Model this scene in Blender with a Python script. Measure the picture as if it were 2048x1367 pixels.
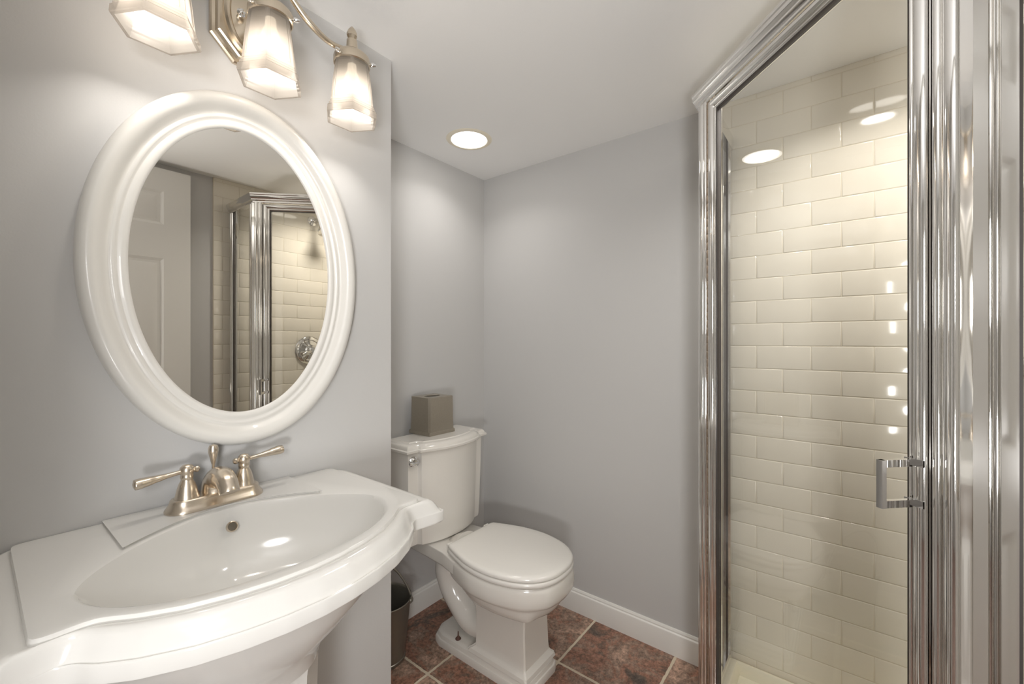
import bpy, bmesh, math, random
from mathutils import Vector, Matrix
random.seed(7)
SC = bpy.context.scene
COL = SC.collection
for o in list(bpy.data.objects):
    bpy.data.objects.remove(o)

# ------------------------------------------------------------------ camera, light, exposure
CEIL = 2.069
cam_d = bpy.data.cameras.new('camera')
cam_d.sensor_width = 36.0
cam_d.lens = 850.0 / 2048 * 36.0
cam_d.clip_start = 0.01
cam = bpy.data.objects.new('camera', cam_d)
COL.objects.link(cam)
cam.location = (0, 0, 1.21)
cam.rotation_euler = (math.radians(90), 0, math.radians(38.1 - 90))
SC.camera = cam

SC.view_settings.view_transform = 'Standard'
SC.view_settings.look = 'None'
SC.view_settings.gamma = 1.0
SC.view_settings.use_curve_mapping = False
SC.view_settings.exposure = 0.05
cy = SC.cycles
cy.max_bounces = 14
cy.diffuse_bounces = 7
cy.glossy_bounces = 8
cy.transmission_bounces = 8
cy.transparent_max_bounces = 32
cy.caustics_reflective = False
cy.caustics_refractive = False
cy.sample_clamp_indirect = 4.0

w = bpy.data.worlds.new('world')
SC.world = w
w.use_nodes = True
w.node_tree.nodes['Background'].inputs[0].default_value = (0.9, 0.93, 1.0, 1)
w.node_tree.nodes['Background'].inputs[1].default_value = 0.3

BULB_W, CAN_W, SHOWER_W, HALL_FILL_W, FILL_UP_W = 2.25, 1.15, 5.4, 32.0, 14.5
BULB_C, CAN_C, HALL_FILL_C = (1.0, 0.94, 0.865), (1.0, 0.955, 0.905), (1.0, 0.99, 0.98)


def lamp(name, kind, loc, power, color, size=0.05, rot=(0, 0, 0), spread=None, parent=None):
    d = bpy.data.lights.new(name, kind)
    d.energy = power
    d.color = color
    if kind == 'AREA':
        d.shape = 'DISK'
        d.size = size
        if spread is not None:
            d.spread = spread
    else:
        d.shadow_soft_size = size
    o = bpy.data.objects.new(name, d)
    COL.objects.link(o)
    o.location = loc
    o.rotation_euler = rot
    if parent is not None:
        o.parent = parent
        o.location = Vector(loc) - parent.location
    return o


# ------------------------------------------------------------------ materials
def mat(name, color, rough=0.5, metal=0.0, coat=0.0, spec=0.5, bump=None, noise=None):
    m = bpy.data.materials.new(name)
    m.use_nodes = True
    nt = m.node_tree
    b = nt.nodes['Principled BSDF']
    b.inputs['Base Color'].default_value = (*color, 1)
    b.inputs['Roughness'].default_value = rough
    b.inputs['Metallic'].default_value = metal
    b.inputs['Coat Weight'].default_value = coat
    b.inputs['Coat Roughness'].default_value = 0.03
    b.inputs['Specular IOR Level'].default_value = spec
    if bump or noise:
        tc = nt.nodes.new('ShaderNodeTexCoord')
        n = nt.nodes.new('ShaderNodeTexNoise')
        sc, st = bump if bump else noise
        n.inputs['Scale'].default_value = sc
        n.inputs['Detail'].default_value = 3
        nt.links.new(tc.outputs['Object'], n.inputs['Vector'])
        if bump:
            bp = nt.nodes.new('ShaderNodeBump')
            bp.inputs['Strength'].default_value = st
            bp.inputs['Distance'].default_value = 0.002
            nt.links.new(n.outputs['Fac'], bp.inputs['Height'])
            nt.links.new(bp.outputs['Normal'], b.inputs['Normal'])
        if noise:
            mx = nt.nodes.new('ShaderNodeMix')
            mx.data_type = 'RGBA'
            mx.inputs['A'].default_value = (*[c * (1 - st) for c in color], 1)
            mx.inputs['B'].default_value = (*[min(1, c * (1 + st)) for c in color], 1)
            nt.links.new(n.outputs['Fac'], mx.inputs['Factor'])
            nt.links.new(mx.outputs['Result'], b.inputs['Base Color'])
    return m


M = {}
M['wall'] = mat('wall_paint', (0.572, 0.568, 0.562), 0.42, spec=0.25, bump=(260, 0.06))
M['ceil'] = mat('ceiling_paint', (0.905, 0.905, 0.90), 0.7, spec=0.2, bump=(120, 0.10))
M['trim'] = mat('trim_paint', (0.80, 0.79, 0.76), 0.3)
M['frame'] = mat('mirror_frame_paint', (0.71, 0.695, 0.66), 0.30, coat=0.2)
M['china'] = mat('white_china', (0.69, 0.68, 0.655), 0.12, coat=0.1)
M['biscuit'] = mat('toilet_china', (0.75, 0.725, 0.68), 0.13, coat=0.3)
M['lidplastic'] = mat('seat_plastic', (0.80, 0.78, 0.74), 0.22, coat=0.3)
M['chrome'] = mat('chrome', (0.86, 0.85, 0.83), 0.06, metal=1.0)
M['bright'] = mat('polished_chrome', (0.80, 0.80, 0.80), 0.04, metal=1.0)
M['nickel'] = mat('brushed_nickel', (0.68, 0.60, 0.50), 0.27, metal=1.0)
M['champagne'] = mat('champagne_nickel', (0.65, 0.57, 0.46), 0.25, metal=1.0)
M['pewter'] = mat('pewter_lacquer', (0.335, 0.30, 0.245), 0.34, metal=0.5, noise=(220, 0.10))
M['pail'] = mat('pail_metal', (0.30, 0.285, 0.25), 0.33, metal=0.8, noise=(40, 0.08))
M['dark'] = mat('opening_shade', (0.03, 0.028, 0.024), 0.7)
M['rust'] = mat('rusty_bolt', (0.11, 0.055, 0.04), 0.7, noise=(300, 0.3))
M['tile'] = mat('cream_tile', (0.79, 0.745, 0.65), 0.08, coat=0.0)
M['grout'] = mat('tile_grout', (0.70, 0.64, 0.52), 0.8)
M['tray'] = mat('shower_tray', (0.80, 0.76, 0.62), 0.25)
M['hall'] = mat('hall_paint', (0.34, 0.325, 0.30), 0.6)
M['hallfloor'] = mat('hall_carpet', (0.20, 0.135, 0.11), 0.9, noise=(90, 0.3))
M['rubber'] = mat('dark_seal', (0.06, 0.05, 0.045), 0.5)


def mirror_mat():
    m = bpy.data.materials.new('mirror_silver')
    m.use_nodes = True
    b = m.node_tree.nodes['Principled BSDF']
    b.inputs['Base Color'].default_value = (0.80, 0.775, 0.725, 1)
    b.inputs['Metallic'].default_value = 1
    b.inputs['Roughness'].default_value = 0.0
    return m


def glass_mat():
    m = bpy.data.materials.new('shower_glass')
    m.use_nodes = True
    nt = m.node_tree
    nt.nodes.clear()
    out = nt.nodes.new('ShaderNodeOutputMaterial')
    tr = nt.nodes.new('ShaderNodeBsdfTransparent')
    tr.inputs['Color'].default_value = (0.985, 0.988, 0.982, 1)
    gl = nt.nodes.new('ShaderNodeBsdfGlossy')
    gl.inputs['Roughness'].default_value = 0.0
    fr = nt.nodes.new('ShaderNodeFresnel')
    geo = nt.nodes.new('ShaderNodeNewGeometry')
    ior = nt.nodes.new('ShaderNodeMapRange')      # the pane's inner faces must not turn into mirrors
    ior.inputs['To Min'].default_value = 1.5
    ior.inputs['To Max'].default_value = 1 / 1.5
    nt.links.new(geo.outputs['Backfacing'], ior.inputs['Value'])
    nt.links.new(ior.outputs['Result'], fr.inputs['IOR'])
    mx = nt.nodes.new('ShaderNodeMixShader')
    nt.links.new(fr.outputs[0], mx.inputs[0])
    nt.links.new(tr.outputs[0], mx.inputs[1])
    nt.links.new(gl.outputs[0], mx.inputs[2])
    nt.links.new(mx.outputs[0], out.inputs[0])
    return m


def frosted_mat():
    m = bpy.data.materials.new('frosted_glass')
    m.use_nodes = True
    nt = m.node_tree
    nt.nodes.clear()
    out = nt.nodes.new('ShaderNodeOutputMaterial')
    tr = nt.nodes.new('ShaderNodeBsdfTransparent')
    tr.inputs['Color'].default_value = (1, 0.97, 0.93, 1)
    tl = nt.nodes.new('ShaderNodeBsdfTranslucent')
    tl.inputs['Color'].default_value = (0.25, 0.232, 0.212, 1)
    df = nt.nodes.new('ShaderNodeBsdfDiffuse')
    df.inputs['Color'].default_value = (0.22, 0.207, 0.19, 1)
    gl = nt.nodes.new('ShaderNodeBsdfGlossy')
    gl.inputs['Roughness'].default_value = 0.25
    a = nt.nodes.new('ShaderNodeMixShader')
    a.inputs[0].default_value = 0.45
    nt.links.new(tl.outputs[0], a.inputs[1])
    nt.links.new(df.outputs[0], a.inputs[2])
    b = nt.nodes.new('ShaderNodeMixShader')
    b.inputs[0].default_value = 0.30
    nt.links.new(a.outputs[0], b.inputs[1])
    nt.links.new(tr.outputs[0], b.inputs[2])
    c = nt.nodes.new('ShaderNodeMixShader')
    c.inputs[0].default_value = 0.04
    nt.links.new(b.outputs[0], c.inputs[1])
    nt.links.new(gl.outputs[0], c.inputs[2])
    nt.links.new(c.outputs[0], out.inputs[0])
    return m


def emit_mat(name, color, strength):
    m = bpy.data.materials.new(name)
    m.use_nodes = True
    nt = m.node_tree
    nt.nodes.clear()
    out = nt.nodes.new('ShaderNodeOutputMaterial')
    e = nt.nodes.new('ShaderNodeEmission')
    e.inputs[0].default_value = (*color, 1)
    e.inputs[1].default_value = strength
    nt.links.new(e.outputs[0], out.inputs[0])
    return m


def slate_mat():
    m = bpy.data.materials.new('slate_floor_tile')
    m.use_nodes = True
    nt = m.node_tree
    N, L = nt.nodes, nt.links
    b = N['Principled BSDF']
    tc = N.new('ShaderNodeTexCoord')
    mp = N.new('ShaderNodeMapping')
    mp.inputs['Location'].default_value = (-1.03 + 0.3425 * 4, -0.8555 + 0.3425 * 4, 0)
    L.new(tc.outputs['Object'], mp.inputs['Vector'])
    # ragged tile edges
    wn = N.new('ShaderNodeTexNoise'); wn.inputs['Scale'].default_value = 60
    L.new(tc.outputs['Object'], wn.inputs['Vector'])
    ms = N.new('ShaderNodeVectorMath'); ms.operation = 'SUBTRACT'
    ms.inputs[1].default_value = (0.5, 0.5, 0.5)
    L.new(wn.outputs['Color'], ms.inputs[0])
    mm = N.new('ShaderNodeVectorMath'); mm.operation = 'SCALE'
    mm.inputs['Scale'].default_value = 0.006
    L.new(ms.outputs[0], mm.inputs[0])
    ad = N.new('ShaderNodeVectorMath'); ad.operation = 'ADD'
    L.new(mp.outputs[0], ad.inputs[0]); L.new(mm.outputs[0], ad.inputs[1])
    br = N.new('ShaderNodeTexBrick')
    br.offset = 0.0
    br.inputs['Scale'].default_value = 1.0
    br.inputs['Brick Width'].default_value = 0.3425
    br.inputs['Row Height'].default_value = 0.3425
    br.inputs['Mortar Size'].default_value = 0.0052
    br.inputs['Mortar Smooth'].default_value = 0.15
    br.inputs['Color1'].default_value = (0, 0, 0, 1)
    br.inputs['Color2'].default_value = (1, 1, 1, 1)
    L.new(ad.outputs[0], br.inputs['Vector'])
    # per tile offset of the stone pattern
    off = N.new('ShaderNodeVectorMath'); off.operation = 'SCALE'
    off.inputs['Scale'].default_value = 7.0
    L.new(br.outputs['Color'], off.inputs[0])
    ad2 = N.new('ShaderNodeVectorMath'); ad2.operation = 'ADD'
    L.new(tc.outputs['Object'], ad2.inputs[0]); L.new(off.outputs[0], ad2.inputs[1])
    n1 = N.new('ShaderNodeTexNoise'); n1.inputs['Scale'].default_value = 6.5
    n1.inputs['Detail'].default_value = 8; n1.inputs['Roughness'].default_value = 0.68
    n1.inputs['Distortion'].default_value = 0.6
    L.new(ad2.outputs[0], n1.inputs['Vector'])
    r1 = N.new('ShaderNodeValToRGB')
    cr = r1.color_ramp
    cr.elements[0].position = 0.30; cr.elements[0].color = (0.075, 0.070, 0.066, 1)
    cr.elements[1].position = 0.74; cr.elements[1].color = (0.66, 0.49, 0.40, 1)
    for p, c in ((0.40, (0.17, 0.125, 0.10, 1)), (0.475, (0.36, 0.19, 0.135, 1)), (0.54, (0.30, 0.225, 0.18, 1)), (0.62, (0.52, 0.36, 0.28, 1))):
        e = cr.elements.new(p); e.color = c
    L.new(n1.outputs['Fac'], r1.inputs['Fac'])
    n2 = N.new('ShaderNodeTexNoise'); n2.inputs['Scale'].default_value = 75
    n2.inputs['Detail'].default_value = 6; n2.inputs['Roughness'].default_value = 0.75
    L.new(ad2.outputs[0], n2.inputs['Vector'])
    r2 = N.new('ShaderNodeValToRGB')
    r2.color_ramp.elements[0].position = 0.38; r2.color_ramp.elements[0].color = (0.45, 0.42, 0.40, 1)
    r2.color_ramp.elements[1].position = 0.66; r2.color_ramp.elements[1].color = (1.35, 1.25, 1.18, 1)
    L.new(n2.outputs['Fac'], r2.inputs['Fac'])
    mu = N.new('ShaderNodeMix'); mu.data_type = 'RGBA'; mu.blend_type = 'MULTIPLY'
    mu.inputs['Factor'].default_value = 1.0
    L.new(r1.outputs['Color'], mu.inputs['A']); L.new(r2.outputs['Color'], mu.inputs['B'])
    gr = N.new('ShaderNodeMix'); gr.data_type = 'RGBA'
    gr.inputs['B'].default_value = (0.66, 0.57, 0.44, 1)
    L.new(br.outputs['Fac'], gr.inputs['Factor'])
    L.new(mu.outputs['Result'], gr.inputs['A'])
    L.new(gr.outputs['Result'], b.inputs['Base Color'])
    b.inputs['Roughness'].default_value = 0.42
    inv = N.new('ShaderNodeMath'); inv.operation = 'MULTIPLY_ADD'
    inv.inputs[1].default_value = -1.0; inv.inputs[2].default_value = 1.0
    L.new(br.outputs['Fac'], inv.inputs[0])
    hs = N.new('ShaderNodeMath'); hs.operation = 'MULTIPLY_ADD'
    hs.inputs[1].default_value = 0.45
    L.new(n2.outputs['Fac'], hs.inputs[0]); L.new(inv.outputs[0], hs.inputs[2])
    bp = N.new('ShaderNodeBump'); bp.inputs['Strength'].default_value = 0.55
    bp.inputs['Distance'].default_value = 0.004
    L.new(hs.outputs[0], bp.inputs['Height'])
    L.new(bp.outputs['Normal'], b.inputs['Normal'])
    return m


M['mirror'] = mirror_mat()
M['glass'] = glass_mat()
M['frosted'] = frosted_mat()
M['bulb'] = emit_mat('lit_bulb', (1.0, 0.88, 0.70), 4.0)
M['lens'] = emit_mat('lit_ceiling_lens', (1.0, 0.95, 0.88), 9.0)
M['slate'] = slate_mat()


# ------------------------------------------------------------------ mesh helpers
def link(name, bm, materials, parent=None, smooth=35, label=None):
    me = bpy.data.meshes.new(name)
    bmesh.ops.recalc_face_normals(bm, faces=bm.faces[:])
    bm.to_mesh(me)
    bm.free()
    if not isinstance(materials, (list, tuple)):
        materials = [materials]
    for m in materials:
        me.materials.append(m)
    if smooth:
        me.polygons.foreach_set('use_smooth', [True] * len(me.polygons))
        me.set_sharp_from_angle(angle=math.radians(smooth))
    o = bpy.data.objects.new(name, me)
    COL.objects.link(o)
    if parent is not None:
        o.parent = parent
        if parent.type == 'EMPTY':          # mesh parts keep their world coordinates
            o.matrix_parent_inverse = Matrix.Translation(-Vector(parent.location))
    if label:
        o['label'] = label
    return o


def thing(name, loc, label, cat, group=None):
    o = bpy.data.objects.new(name, None)
    o.empty_display_size = 0.05
    COL.objects.link(o)
    o.location = loc
    tag(o, label, cat, group)
    return o


def tag(o, label, cat, group=None):
    o['label'] = label
    o['category'] = cat
    if group:
        o['group'] = group
    return o


def struct(name, bm, m, smooth=None, label=None):
    o = link(name, bm, m, smooth=smooth)
    o['kind'] = 'structure'
    if label:
        o['label'] = label
    return o


def box(bm, lo, hi, bevel=0.0, seg=2, mi=0):
    c = [(a + b) / 2 for a, b in zip(lo, hi)]
    s = [abs(b - a) for a, b in zip(lo, hi)]
    r = bmesh.ops.create_cube(bm, size=1.0, matrix=Matrix.Translation(c) @ Matrix.Diagonal((*s, 1)))
    vs = r['verts']
    fs = set(f for v in vs for f in v.link_faces)
    for f in fs:
        f.material_index = mi
    if bevel > 0:
        es = list(set(e for v in vs for e in v.link_edges))
        r2 = bmesh.ops.bevel(bm, geom=es, offset=bevel, segments=seg, affect='EDGES', profile=0.5)
        for f in r2['faces']:
            f.material_index = mi
    return bm


def loft(bm, rings, cap0=True, cap1=True, closed=True, mi=0):
    vr = [[bm.verts.new(p) for p in r] for r in rings]
    n = len(vr[0])
    for a, b in zip(vr[:-1], vr[1:]):
        for i in range(n if closed else n - 1):
            j = (i + 1) % n
            f = bm.faces.new((a[i], a[j], b[j], b[i]))
            f.material_index = mi
    if cap0:
        bm.faces.new(list(reversed(vr[0]))).material_index = mi
    if cap1:
        bm.faces.new(vr[-1]).material_index = mi
    return vr


def lathe(bm, prof, center=(0, 0, 0), axis=(0, 0, 1), n=32, cap=True):
    """prof: list of (r, t) along axis."""
    ax = Vector(axis).normalized()
    ref = Vector((1, 0, 0)) if abs(ax.x) < 0.9 else Vector((0, 1, 0))
    u = ax.cross(ref).normalized()
    v = ax.cross(u)
    c = Vector(center)
    rings = []
    for r, t in prof:
        r = max(r, 1e-5)
        rings.append([c + ax * t + u * (r * math.cos(2 * math.pi * k / n)) + v * (r * math.sin(2 * math.pi * k / n)) for k in range(n)])
    return loft(bm, rings, cap, cap)


def smooth_path(pts, sub=8):
    P = [Vector(p) for p in pts]
    out = []
    for i in range(len(P) - 1):
        p0 = P[max(i - 1, 0)]; p1 = P[i]; p2 = P[i + 1]; p3 = P[min(i + 2, len(P) - 1)]
        for k in range(sub):
            t = k / sub
            out.append(0.5 * ((2 * p1) + (-p0 + p2) * t + (2 * p0 - 5 * p1 + 4 * p2 - p3) * t * t + (-p0 + 3 * p1 - 3 * p2 + p3) * t ** 3))
    out.append(P[-1])
    return out


def tube(bm, pts, rad, n=16, cap=True, squash=None):
    """rad: number or list per point; squash (su, sv) scales the section."""
    P = [Vector(p) for p in pts]
    if not isinstance(rad, (list, tuple)):
        rad = [rad] * len(P)
    T = []
    for i in range(len(P)):
        a = P[max(i - 1, 0)]; b = P[min(i + 1, len(P) - 1)]
        T.append((b - a).normalized())
    ref = Vector((0, 0, 1)) if abs(T[0].z) < 0.9 else Vector((0, 1, 0))
    u = (ref - T[0] * ref.dot(T[0])).normalized()
    su, sv = squash or (1, 1)
    rings = []
    for p, t, r in zip(P, T, rad):
        u = (u - t * u.dot(t)).normalized()
        v = t.cross(u)
        rings.append([p + u * (r * su * math.cos(2 * math.pi * k / n)) + v * (r * sv * math.sin(2 * math.pi * k / n)) for k in range(n)])
    return loft(bm, rings, cap, cap)


def lerp_list(vals, m):
    out = []
    n = len(vals)
    for i in range(m):
        t = i / (m - 1) * (n - 1)
        k = min(int(t), n - 2)
        f = t - k
        f = f * f * (3 - 2 * f)
        out.append(vals[k] * (1 - f) + vals[k + 1] * f)
    return out


def sphere(bm, c, r, sc=(1, 1, 1), seg=20):
    bmesh.ops.create_uvsphere(bm, u_segments=seg, v_segments=seg // 2, radius=r,
                              matrix=Matrix.Translation(c) @ Matrix.Diagonal((*sc, 1)))


def sweep(bm, prof, path, closed=False):
    """prof: closed list of (n, z): n = outward offset (left normal of the path), z = height. path: list of (x, y)."""
    P = [Vector((p[0], p[1])) for p in path]
    n = len(P)
    rings = []
    for i in range(n):
        if closed:
            a, b, c = P[i - 1], P[i], P[(i + 1) % n]
            d0 = (b - a).normalized(); d1 = (c - b).normalized()
        else:
            d0 = (P[i] - P[i - 1]).normalized() if i > 0 else (P[1] - P[0]).normalized()
            d1 = (P[i + 1] - P[i]).normalized() if i < n - 1 else d0
        n0 = Vector((-d0.y, d0.x)); n1 = Vector((-d1.y, d1.x))
        m = (n0 + n1).normalized()
        k = 1.0 / max(m.dot(n0), 0.2)
        rings.append([Vector((P[i].x + m.x * k * q, P[i].y + m.y * k * q, z)) for q, z in prof])
    if closed:
        rings.append(rings[0])
        vr = [[bm.verts.new(p) for p in r] for r in rings[:-1]]
        vr.append(vr[0])
        m_ = len(prof)
        for a, b in zip(vr[:-1], vr[1:]):
            for i in range(m_):
                j = (i + 1) % m_
                bm.faces.new((a[i], a[j], b[j], b[i]))
    else:
        for r0, r1 in zip(rings[:-1], rings[1:]):      # each straight run has its own vertices, so mitres stay crisp
            loft(bm, [r0, r1])
    return bm


def prism(bm, outline, z0, z1, bevel=0.0, seg=2):
    n = len(outline)
    vr = loft(bm, [[(x, y, z0) for x, y in outline], [(x, y, z1) for x, y in outline]])
    if bevel:
        es = [e for v in vr[0] + vr[1] for e in v.link_edges if abs(e.verts[0].co.z - e.verts[1].co.z) < 1e-6]
        bmesh.ops.bevel(bm, geom=list(set(es)), offset=bevel, segments=seg, affect='EDGES', profile=0.5)
    return bm


def spline2(pts, sub=6):
    return [(p.x, p.y) for p in smooth_path([(x, y, 0) for x, y in pts], sub)]


def offset_poly(poly, d):
    """offset a CCW closed polygon outwards by d."""
    n = len(poly)
    out = []
    for i in range(n):
        a, b, c = Vector(poly[i - 1]), Vector(poly[i]), Vector(poly[(i + 1) % n])
        d0 = (b - a); d1 = (c - b)
        if d0.length < 1e-9: d0 = d1
        if d1.length < 1e-9: d1 = d0
        d0.normalize(); d1.normalize()
        n0 = Vector((d0.y, -d0.x)); n1 = Vector((d1.y, -d1.x))
        m = (n0 + n1)
        m = m.normalized() if m.length > 1e-6 else n0
        k = min(1.0 / max(m.dot(n0), 0.3), 1.6)
        out.append((b.x + m.x * d * k, b.y + m.y * d * k))
    return out


def polar(poly, c, N):
    """N points of a star-shaped polygon about c, by equal angles."""
    out = []
    cx, cy_ = c
    n = len(poly)
    for k in range(N):
        t = 2 * math.pi * k / N
        dx, dy = math.cos(t), math.sin(t)
        best = None
        for i in range(n):
            x0, y0 = poly[i][0] - cx, poly[i][1] - cy_
            x1, y1 = poly[(i + 1) % n][0] - cx, poly[(i + 1) % n][1] - cy_
            ex, ey = x1 - x0, y1 - y0
            den = dx * ey - dy * ex
            if abs(den) < 1e-12:
                continue
            s = (x0 * ey - y0 * ex) / den
            q = (x0 * dy - y0 * dx) / den
            if s > 0 and -1e-6 <= q <= 1 + 1e-6:
                if best is None or s > best:
                    best = s
        out.append((cx + dx * best, cy_ + dy * best))
    return out


# ------------------------------------------------------------------ the room
XR, YB, YM, XA, YS, XW = 1.687, 1.513, 1.0925, 0.794, -0.44, -0.13
XT, YT = XR - 0.009, YS + 0.009       # tile faces
T = 0.10


def slab(name, lo, hi, m, label=None):
    return struct(name, box(bmesh.new(), lo, hi), m, label=label)


slab('floor', (XW - 1.75, YS - 1.0, -0.08), (XR + T, YB + T, 0.0), M['slate'], 'rust and charcoal slate-look floor tiles')
slab('ceiling', (XW - 1.75, YS - 1.0, CEIL), (XR + T, YB + T, CEIL + 0.08), M['ceil'], 'white ceiling')
slab('wall_left', (XW - T, YM, 0), (XA, YB + T, CEIL), M['wall'], 'grey wall behind the mirror and sink')
slab('wall_back', (XA, YB, 0), (XR + T, YB + T, CEIL), M['wall'], 'grey alcove wall behind the toilet')
slab('wall_right', (XR, YS - T, 0), (XR + T, YB, CEIL), M['wall'], 'grey wall right of the toilet')
slab('wall_front', (XW - T, YS - T, 0), (XR, YS, CEIL), M['wall'], 'grey wall seen in the mirror')
DY0, DY1, DZ = -0.36, 0.42, 2.035     # doorway in the entry wall
bm = bmesh.new()
box(bm, (XW - T, YS, 0), (XW, DY0, CEIL))
box(bm, (XW - T, DY1, 0), (XW, YM, CEIL))
box(bm, (XW - T, DY0, DZ), (XW, DY1, CEIL))
struct('wall_entry', bm, M['wall'], label='grey wall with the doorway')
bm = bmesh.new()                      # casing round the doorway
box(bm, (XW, DY1, 0), (XW + 0.014, DY1 + 0.06, DZ + 0.03), 0.003)
box(bm, (XW, DY0, DZ), (XW + 0.014, DY1, DZ + 0.03), 0.003)
struct('trim_1', bm, M['trim'], label='white door casing')
# hallway outside the doorway
slab('wall_hall_end', (XW - 1.75, YS - 0.9, 0), (XW - 1.65, YM + 0.4, CEIL), M['hall'])
slab('wall_hall_side', (XW - 1.65, YS - 1.0, 0), (XW - T, YS - 0.9, CEIL), M['hall'])
slab('wall_hall_near', (XW - 1.65, YM + 0.3, 0), (XW - T, YM + 0.4, CEIL), M['hall'])
slab('wall_hall_return', (XW - T - 0.04, YS - 0.9, 0), (XW - T, YS - T, CEIL), M['hall'])
slab('floor_hall', (XW - 1.65, YS - 0.9, 0.0), (XW - T, YM + 0.3, 0.012), M['hallfloor'])


def baseboard(name, path, label):
    prof = [(0.0, 0.0), (0.013, 0.0), (0.013, 0.078), (0.0115, 0.084), (0.0075, 0.088), (0.0075, 0.093), (0.004, 0.1), (0.0, 0.1)]
    bm = bmesh.new()
    sweep(bm, prof, path)
    return struct(name, bm, M['trim'], smooth=20, label=label)


# left normal of the path must face the room
baseboard('baseboard_right', [(XR, 0.3925), (XR, YB)], 'white baseboard of the right wall')
baseboard('baseboard_back', [(XR - 0.013, YB), (XA + 0.013, YB)], 'white baseboard behind the toilet')
baseboard('baseboard_alcove', [(XA, YB), (XA, YM + 0.0005)], 'white baseboard of the alcove side')
baseboard('baseboard_left', [(XA + 0.013, YM), (XW + 0.013, YM)], 'white baseboard under the sink wall')
baseboard('baseboard_front', [(XW + 0.013, YS), (0.775, YS)], 'white baseboard under the open door')


# tile walls of the shower: real tiles on a grout bed
def tiled(name, axis, start, stop, face, zmax, label):
    """axis 'y': wall_right (tiles in Y,Z facing -X); axis 'x': wall_front (tiles in X,Z facing +Y)."""
    bm = bmesh.new()
    G = 0.0018
    if axis == 'y':
        box(bm, (face + 0.0009, start, 0.0), (XR, stop, zmax), mi=1)
    else:
        box(bm, (start, YS, 0.0), (stop, face - 0.0009, zmax), mi=1)
    pw, ph = 0.1552, 0.0777
    z0 = 1.196 - ph * 15                  # a course line at 1.196
    row = 0
    zz = z0
    lo_u, hi_u = min(start, stop), max(start, stop)
    base = 0.1643 if axis == 'y' else XT
    while zz < zmax:
        za, zb = max(zz, 0.0), min(zz + ph, zmax)
        if zb - za > 0.008:
            sh = base + (0.0 if row % 2 else pw / 2)
            k = math.floor((lo_u - sh) / pw)
            while sh + k * pw < hi_u:
                a, b_ = max(sh + k * pw, lo_u), min(sh + (k + 1) * pw, hi_u)
                k += 1
                if b_ - a < 0.008:
                    continue
                a += G / 2; b_ -= G / 2
                z1, z2 = za + G / 2, zb - G / 2
                e = 0.0016
                j = random.uniform(-0.00006, 0.00006); j2 = random.uniform(-0.00006, 0.00006)
                if axis == 'y':
                    P = lambda u, z, d: (face + d, u, z)
                else:
                    P = lambda u, z, d: (u, face - d, z)
                vo = [bm.verts.new(P(u, z, 0.0010)) for u, z in ((a, z1), (b_, z1), (b_, z2), (a, z2))]
                vm = [bm.verts.new(P(u, z, 0.00028)) for u, z in ((a + e * .35, z1 + e * .35), (b_ - e * .35, z1 + e * .35), (b_ - e * .35, z2 - e * .35), (a + e * .35, z2 - e * .35))]
                vi = [bm.verts.new(P(u, z, d)) for u, z, d in ((a + e * 1.6, z1 + e * 1.6, j), (b_ - e * 1.6, z1 + e * 1.6, j2), (b_ - e * 1.6, z2 - e * 1.6, -j), (a + e * 1.6, z2 - e * 1.6, -j2))]
                for A_, B_ in ((vo, vm), (vm, vi)):
                    for i in range(4):
                        q = (i + 1) % 4
                        bm.faces.new((A_[i], A_[q], B_[q], B_[i]))
                bm.faces.new(vi)
        zz += ph
        row += 1
    me_o = struct(name, bm, [M['tile'], M['grout']], smooth=50, label=label)
    return me_o


tiled('wall_shower_right', 'y', YS, 0.392, XT, CEIL, 'cream subway tile on the right wall')
tiled('wall_shower_front', 'x', 0.782, XT, YT, CEIL, 'cream subway tile around the shower valve')


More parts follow.
